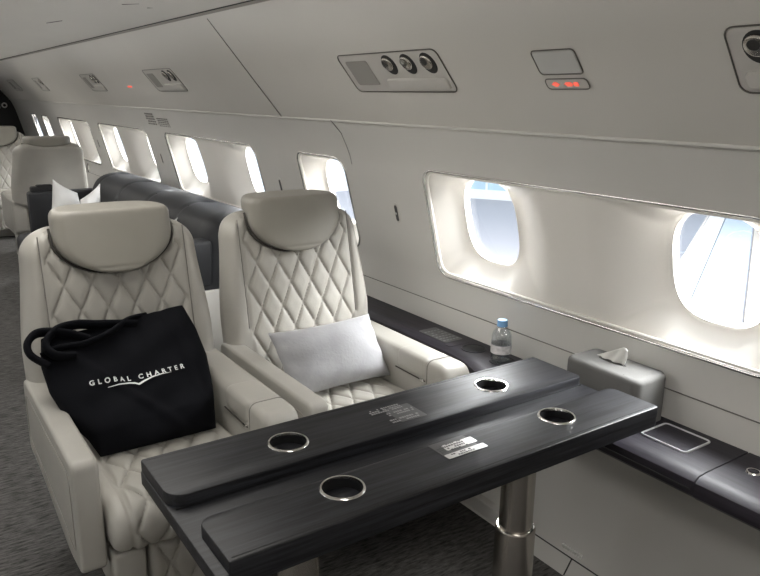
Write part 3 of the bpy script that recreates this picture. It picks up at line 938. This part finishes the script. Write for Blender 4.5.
# corner fold of the cover
tube('cover_seam', [(-.062, -.070, .1485), (-.076, -.070, .140), (-.0805, -.070, .12), (-.0805, -.070, .01)], .0014, M['tissue_cover'], tb, 6)

# ------------------------------------------------------------------ service panels on the sloped ceiling
def psu(y0, y1, label, nlight=3, flip=False):
    r = empty('service_panel', tuple(sp((y0 + y1) / 2, .25))); o0 = Vector(r.location)
    tag(r, label, 'overhead service panel', 'overhead service panels')
    s0, s1 = .155, .315
    if True:
        f = lambda u, v, w: sp(u, v, w) - o0
        out = rrect(y0, y1, s0, s1, .022, 5)
        prism('panel_face', out, .012, -.0015, f, M['psu'], r, .002, 2)
        tube('panel_trim', [f(p[0], p[1], -.001) for p in rrect(y0 - .003, y1 + .003, s0 - .003, s1 + .003, .024, 5)], .0020, M['trim_grey'], r, 6, True)
        L = y1 - y0
        prism('speaker_grille', rrect(*((y0 + .035, y0 + L * .30) if flip else (y1 - L * .30, y1 - .035)), s0 + .030, s1 - .025, .008, 3), 0, -.0035, f, M['grille'], r)
        # raised lower ledge running beside the lamps
        prism('lower_ridge', rrect(*((y0 + L * .40, y1 - .018) if flip else (y0 + .018, y1 - L * .40)), s0 + .010, s0 + .055, .012, 4), 0, -.009, f, M['psu'], r, .006, 3)
        for k in range(nlight):
            yc = (y1 - .065 - .11 * k) if flip else (y0 + L * (.11 + .185 * k)); sc = s1 - .047
            ring = bmesh.new()
            pts = [(yc + .036 * math.cos(2 * PI * q / 28), sc + .040 * math.sin(2 * PI * q / 28)) for q in range(28)]
            pl = prism('reading_light', pts, 0, -.0028, f, M['seam'], r)
            pts2 = [(yc + .004 + .027 * math.cos(2 * PI * q / 24), sc + .006 + .026 * math.sin(2 * PI * q / 24)) for q in range(24)]
            prism('lamp_bezel', pts2, -.002, -.011, f, M['steel'], pl, .005, 3)
            pts3 = [(yc + .006 + .014 * math.cos(2 * PI * q / 20), sc + .012 + .013 * math.sin(2 * PI * q / 20)) for q in range(20)]
            prism('lamp_lens', pts3, -.010, -.0125, f, M['valve'] if k == 0 else M['darkglass'], pl)
    return r
psu(1.835, 2.418, 'wide overhead service panel with three lamps above the window seat pillow')
psu(.33, .890, 'overhead service panel cut off by the right photo edge', 3, True)
psu(4.29, 4.83, 'overhead service panel with lamps above the charcoal sofa, next to the small red lit dot', 2)
psu(6.10, 6.56, 'overhead service panel above the seat that shows its plain back', 2)
psu(8.40, 8.77, 'overhead service panel with a pale vent beside it, above the far seats', 1)
psu(10.06, 10.54, 'overhead service panel deepest in the cabin near the black bulkhead', 0)
# ceiling lens and red lit sign over the big window
r = empty('ceiling_light', tuple(sp(1.372, .25))); o0 = Vector(r.location); f = lambda u, v, w: sp(u, v, w) - o0
tag(r, 'frosted grey rectangular ceiling light lens just above the red lit sign', 'light')
prism('lens', rrect(1.300, 1.443, .215, .286, .010, 4), .004, -.003, f, M['lens'], r, .002, 2)
tube('lens_trim', [f(p[0], p[1], -.001) for p in rrect(1.297, 1.446, .212, .289, .012, 4)], .0018, M['trim_grey'], r, 6, True)
r = empty('warning_sign', tuple(sp(1.372, .17))); o0 = Vector(r.location)
tag(r, 'small lit sign with red symbols below the frosted ceiling lens', 'sign')
f2 = (lambda o0: (lambda u, v, w: sp(u, v, w) - o0))(o0)
prism('sign_plate', rrect(1.298, 1.440, .166, .196, .010, 4), .004, -.003, f2, M['psu'], r, .001, 2)
tube('sign_trim', [f2(p[0], p[1], -.002) for p in rrect(1.296, 1.442, .164, .198, .012, 4)], .0016, M['trim_grey'], r, 6, True)
for (a, b, c) in ((1.397, 1.417, 0), (1.350, 1.372, 1), (1.328, 1.345, 2)):
    bm = bmesh.new()
    if c == 0:
        add_prism(bm, [((a + b) / 2 + .011 * math.cos(2 * PI * k / 16), .181 + .008 * math.sin(2 * PI * k / 16)) for k in range(16)], -.003, -.0036, f2)
        add_prism(bm, rrect(a - .004, b + .004, .179, .183, .001, 1), -.003, -.0038, f2)
    else:
        add_prism(bm, rrect(a, b, .174, .188, .003, 2), -.003, -.0036, f2)
        add_prism(bm, rrect(a + .002, b + .006, .180, .183, .001, 1), -.003, -.0038, f2)
    fin('red_symbol', bm, M['red'], r)
r = tag(prism('indicator_light', [(p[0] - 5.41, p[1] - .19) for p in rrect(5.36, 5.45, .184, .197, .005, 3)], .003, -.004, lambda u, v, w: sp(u, v, w) - sp(0, 0), M['red'], None), 'tiny red lit indicator on the sloped ceiling over the sofa', 'indicator light')
r.location = sp(5.41, .19) 
# small oblong air valves / latches on the wall between windows
for k, (y, where) in enumerate(((2.475, 'between the big window and the next narrow window'), (3.562, 'between the narrow window and the sofa window'),
                         (5.575, 'beyond the window over the sofa'), (7.50, 'farthest along the wall past the last sofa window'))):
    s = .262
    e = empty('wall_latch', tuple(band(y, s))); o0 = Vector(e.location)
    tag(e, 'small dark oblong wall latch ' + where, 'latch', 'wall latches between windows')
    g = (lambda o0: (lambda u, v, w: band(u, v, w) - o0))(o0)
    prism('latch_plate', rrect(y - .016, y + .016, s - .046, s + .046, .0155, 6), .003, -.0025, g, M['psu'], e, .001, 2)
    prism('latch_slot', rrect(y - .010, y + .010, s - .036, s + .036, .0095, 6), 0, -.0032, g, M['valve'], e)
    prism('latch_pin', [(y + .006 * math.cos(2 * PI * q / 16), s + .006 * math.sin(2 * PI * q / 16)) for q in range(16)], 0, -.006, g, M['chrome'], e)
# embossed instruction lettering on the wall above the sofa windows
e = empty('wall_placard', (1.69, 5.40, 1.33)); o0 = Vector(e.location)
tag(e, 'grey block of instruction lettering on the wall above the sofa windows', 'placard')
def up_wall(u, v, w):
    a = Vector((1.668, 1.388)); b = Vector((1.712, 1.29)); t = (a - b).normalized(); p = b + t * v + Vector((t.y, -t.x)) * w
    return Vector((p.x, u, p.y)) - o0
for part, (u0, u1, v0, v1) in (('lettering_block', (5.42, 5.62, -.015, .085)), ('lettering_block', (5.13, 5.38, -.02, .05))):
    bm = bmesh.new(); h = (v1 - v0) / 5
    for j in range(5):
        x = u0
        while x < u1 - .01:
            w = min(random.uniform(.02, .05), u1 - x)
            add_prism(bm, rrect(x, x + w, v0 + j * h + h * .2, v0 + j * h + h * .75, .001, 1), .002, -.0012, up_wall); x += w + .012
    fin(part, bm, M['grey_text'], e)
# wall outlet near the far seat
e = empty('wall_outlet', (1.846, 8.3, .72)); tag(e, 'small silver round wall outlet beside the plain-backed seat', 'outlet')
mtx = Matrix.Rotation(-PI / 2, 4, 'Y')
lathe('outlet_plate', [(0, .012), (.03, .012), (.045, .004), (.05, 0)], M['chrome'], e, 24, (0, 0, 0), mtx)
# placard on the heater strip
bm = bmesh.new()
for k in range(9): add_box(bm, 1.697, 1.710, 1.300 + k * .0095, 1.300 + k * .0095 + .006, .061, .074, 0)
v0 = Vector((1.7035, 1.34, .0675))
for v in bm.verts: v.co -= v0
hp = fin('strip_placard', bm, M['lens']); hp.location = v0
tag(hp, 'tiny pale lettering strip on the lower wall panel near the nickel column', 'placard')
# seams on the centre ceiling
for k, (x0, y0, x1, y1) in enumerate(((.95, 3.38, 1.0, 3.30), (.86, 4.55, .90, 4.35), (1.05, 3.35, 1.09, 3.28))):
    z = 1.873 if x0 < 1.0 else 1.864
    struct(tube('trim_%d' % (20 + k), [(x0, y0, z), (x1, y1, z)], .0022, M['softseam'], None, 6))
# mark on the black bulkhead
e = empty('bulkhead_switch', (1.585, YF, 1.315)); tag(e, 'small pale bar and ring mark on the black bulkhead', 'switch')
box('bar', -.085, -.060, -.01, 0, -.045, .045, M['lens'], e)
tube('ring', [(.030 * math.cos(2 * PI * k / 20) + .0, -.008, .030 * math.sin(2 * PI * k / 20)) for k in range(20)], .009, M['lens'], e, 6, True)

# ------------------------------------------------------------------ sofa along the window wall
sofa = tag(empty('sofa', (1.4, 5.05, 0)), 'long charcoal tufted leather sofa under the cabin windows behind the front seats', 'sofa')
so = Vector((1.4, 5.05, 0))
SY0, SY1 = 3.72, 6.40
def sofa_back():
    prof = [(1.80, .40), (1.80, .74), (1.775, .825), (1.70, .862), (1.60, .866), (1.52, .853), (1.46, .82), (1.425, .77), (1.40, .70), (1.37, .60), (1.33, .46), (1.33, .40)]
    NS = 160; bm = bmesh.new(); rows = []
    P = [Vector(p) for p in prof]
    # resample to 60
    L = [0]
    for a, b in zip(P[:-1], P[1:]): L.append(L[-1] + (b - a).length)
    fine = []
    for k in range(61):
        s = L[-1] * k / 60
        for i in range(len(P) - 1):
            if s <= L[i + 1] + 1e-9: fine.append((P[i].lerp(P[i + 1], (s - L[i]) / (L[i + 1] - L[i])), s)); break
    for it in range(4):
        fine = [fine[0]] + [((fine[i - 1][0] + 2 * fine[i][0] + fine[i + 1][0]) / 4, fine[i][1]) for i in range(1, 60)] + [fine[60]]
    bt = [(4.30 + .62 * k) for k in range(4)]
    for j in range(NS + 1):
        y = SY0 + (SY1 - SY0) * j / NS; e = min(1, min(y - SY0, SY1 - y) / .16); rim = (1 - (1 - e) ** 2.2) ** .5
        row = []
        for p, s in fine:
            # pull the ends in toward the wall and down
            x = 1.80 - (1.80 - p.x) * (.80 + .20 * rim); z = .40 + (p.y - .40) * (.84 + .16 * rim)
            d = 0
            for b_ in bt:
                for s_ in (.56, ):
                    d -= .030 * math.exp(-(((y - b_) / .05) ** 2 + ((s - s_) / .04) ** 2))
                d -= .008 * math.exp(-((y - b_) / .018) ** 2) * sstep(.42, .52, s)
            c = Vector((1.62, .62)); n = (Vector((x, z)) - c).normalized()
            q = Vector((x, z)) + n * d
            row.append(bm.verts.new((q.x - so.x, y - so.y, q.y)))
        rows.append(row)
    for A, B in zip(rows[:-1], rows[1:]):
        for k in range(60): bm.faces.new((A[k], A[k + 1], B[k + 1], B[k]))
    bm.faces.new(rows[0]); bm.faces.new(rows[-1])
    o = fin('backrest', bm, M['sofa'], sofa, angle=70)
    for b_ in bt:
        lathe('tuft_button', [(0, .010), (.010, .008), (.014, 0)], M['black'], o, 16, (1.53 - so.x, b_ - so.y, .838))
    return o
sofa_back()
box('seat_cushion', .80 - so.x, 1.36 - so.x, SY0 + .14 - so.y, 5.06 - so.y, .22, .42, M['sofa'], sofa, .05, 5)
box('seat_cushion', .80 - so.x, 1.36 - so.x, 5.07 - so.y, SY1 - .12 - so.y, .22, .42, M['sofa'], sofa, .05, 5)
box('arm', .93 - so.x, 1.45 - so.x, SY1 - .11 - so.y, SY1 + .02 - so.y, .20, .728, M['sofa'], sofa, .02, 4)
box('arm', .93 - so.x, 1.44 - so.x, SY0 - .00 - so.y, SY0 + .13 - so.y, .47, .728, M['sofa'], sofa, .02, 4)
box('base', .86 - so.x, 1.64 - so.x, SY0 - so.y, SY1 - so.y, 0, .24, M['white'], sofa, .01)
box('end_panel', .84 - so.x, 1.655 - so.x, SY0 - .03 - so.y, SY0 - .002 - so.y, 0, .455, M['white'], sofa, .006)
pb = tag(empty('storage_pouch', (1.03, 6.36, .729)), 'small black folded pouch lying on the far arm of the charcoal sofa', 'pouch')
prism('pouch_body', rrect(-.075, .095, -.045, .045, .02, 5), 0, .040, XYZ, M['black'], pb, .016, 4)
prism('pouch_flap', rrect(-.03, .09, -.035, .04, .015, 4), .038, .052, XYZ, M['black'], pb, .01, 3)

# ------------------------------------------------------------------ outside
struct(box('ground', -30, 90, -60, 120, -2.5, -2.2, M['apron']))
struct(box('ground_far', -30, 90, 25, 119, -2.199, -2.19, M['apron_far']))  # bright slab added so the far window panes look white
ww = tag(empty('aircraft_wing', (1.95, 1.0, -.3)), 'pale blue and white aircraft wing seen through the right-hand cabin window', 'aircraft wing')
wo = Vector(ww.location)
def wpoly(name, pts, z0, z1, m): return prism(name, pts, z0, z1, lambda u, v, w: Vector((u, v, w)) - wo, m, ww, .01, 2)
wpoly('wing_panel', [(2.0, 1.02), (13.2, 7.02), (13.2, 7.455), (2.0, 1.563)], -.42, -.30, M['wing'])
wpoly('leading_edge', [(2.0, 1.575), (13.2, 7.467), (13.2, 7.74), (2.0, 1.85)], -.44, -.303, M['slat'])
wpoly('trailing_flap', [(2.0, -1.6), (13.2, 5.9), (13.2, 7.0), (2.0, 1.0)], -.44, -.305, M['flap'])
tube('edge_gap', [Vector((2.0, 1.86, -.32)) - wo, Vector((13.2, 7.75, -.32)) - wo], .03, M['softseam'], ww, 6)
bm = bmesh.new()
for k in range(26):
    x = random.uniform(6, 10.5); y = 1.56 + (x - 2) * .526 - random.uniform(.03, .42)
    add_box(bm, x - .02 - wo.x, x + .02 - wo.x, y - .02 - wo.y, y + .02 - wo.y, .0, .003)
fin('wing_rivet_dots', bm, M['softseam'], ww)
hg = tag(empty('hangar', (22, 26, -2.2)), 'pale blue glazed hangar building beyond the left pane of the big window', 'building')
hg.rotation_euler.z = math.atan2(-1.24, .76)
box('hangar_wall', -5, 18, 0, 8, 0, 7, M['hangar'], hg)
box('hangar_band', -5, 18, -.05, 0, .0, .35, M['band'], hg)
box('hangar_band', -5, 18, -.05, 0, 1.35, 1.45, M['band'], hg)
bm = bmesh.new()
for k in range(15): add_box(bm, -4.5 + 1.5 * k, -4.5 + 1.5 * k + .08, -.04, 0, .2, 7)
fin('hangar_mullions', bm, M['band'], hg)
hg.location = (17.4 + 2.2, 19.3 - 2.2 + 2.0, -2.2)
for k, (a, b) in enumerate((((9., 13.), (20., 9.)), ((8., 10.), (18., 8.0)))):
    struct(tube('road_marking_%d' % (k + 1), [(a[0], a[1], -2.19), (b[0], b[1], -2.19)], .05, M['apron_line'], None, 4))

# ------------------------------------------------------------------ lights
w = bpy.data.worlds.new('sky'); SC.world = w; w.use_nodes = True
nt = w.node_tree; bg = nt.nodes['Background']
tc = nt.nodes.new('ShaderNodeTexCoord'); sep = nt.nodes.new('ShaderNodeSeparateXYZ'); rp = nt.nodes.new('ShaderNodeValToRGB')
nt.links.new(tc.outputs['Generated'], sep.inputs[0]); nt.links.new(sep.outputs['Z'], rp.inputs['Fac']); nt.links.new(rp.outputs['Color'], bg.inputs['Color'])
rp.color_ramp.elements[0].position = 0.; rp.color_ramp.elements[0].color = (.95, .97, 1, 1)
rp.color_ramp.elements[1].position = .8; rp.color_ramp.elements[1].color = (.72, .84, 1, 1)
bg.inputs['Strength'].default_value = 1.5
def area(name, loc, rot, sx, sy, power, col=(1, 1, 1)):
    l = bpy.data.lights.new(name, 'AREA'); l.shape = 'RECTANGLE'; l.size = sx; l.size_y = sy; l.energy = power; l.color = col
    o = bpy.data.objects.new(name, l); o.location = loc; o.rotation_euler = rot; COL.objects.link(o); return o
def aim(o, target):
    d = Vector(target) - Vector(o.location); o.rotation_euler = d.to_track_quat('-Z', 'Y').to_euler()
# daylight arriving through the left-side windows: sky from above, plus a fill lamp added below in place of apron bounce
a = area('sky_light_port', (-3.2, 2.5, 3.2), (0, 0, 0), 8, 3, 130, (.97, .985, 1)); aim(a, (.6, 2.5, .8))
a = area('apron_fill_port', (-3.2, 3.5, -1.2), (0, 0, 0), 12, 2.5, 2000, (1, .985, .965)); aim(a, (1.2, 3.5, 1.7))
# bright overcast sky on the starboard side
a = area('sky_light_starboard', (6.5, 4.0, 6.5), (0, 0, 0), 14, 5, 7000, (1, 1, .99)); aim(a, (1.6, 4.0, 1.0))
a = area('sky_light_starboard_front', (5.5, -2.5, 4.2), (0, 0, 0), 6, 3.5, 1900, (1, .99, .97)); aim(a, (1.85, 1.8, .95))
# fill lamps added under the ceiling to brighten the cabin
for y in (-.2, 2.4, 5.2, 8.2):
    a = area('ceiling_fill', (.35, y, 1.858), (0, 0, 0), .5, 1.6, 9, (1, .97, .92))

# ------------------------------------------------------------------ camera
cd = bpy.data.cameras.new('camera'); cam = bpy.data.objects.new('camera', cd); COL.objects.link(cam)
cd.sensor_fit = 'HORIZONTAL'; cd.sensor_width = 36; cd.lens = 721 / 760 * 36; cd.clip_start = .02; cd.clip_end = 500
R = Matrix(((.826, -.563, .013), (-.134, -.219, -.967), (.548, .797, -.256)))    # rows: image right, image down, view direction (world axes)
r0 = Vector(R[2]).normalized(); rx = Vector(R[0]); rx = (rx - r0 * rx.dot(r0)).normalized(); ry = r0.cross(rx)
if ry.dot(Vector(R[1])) < 0: ry = -ry
mw = Matrix.Identity(4)
for i in range(3):
    mw[i][0] = rx[i]; mw[i][1] = -ry[i]; mw[i][2] = -r0[i]
mw[0][3], mw[1][3], mw[2][3] = 0, 0, 1.5
cam.matrix_world = mw
SC.camera = cam
SC.view_settings.view_transform = 'Standard'
SC.view_settings.look = 'None'
SC.view_settings.exposure = .66
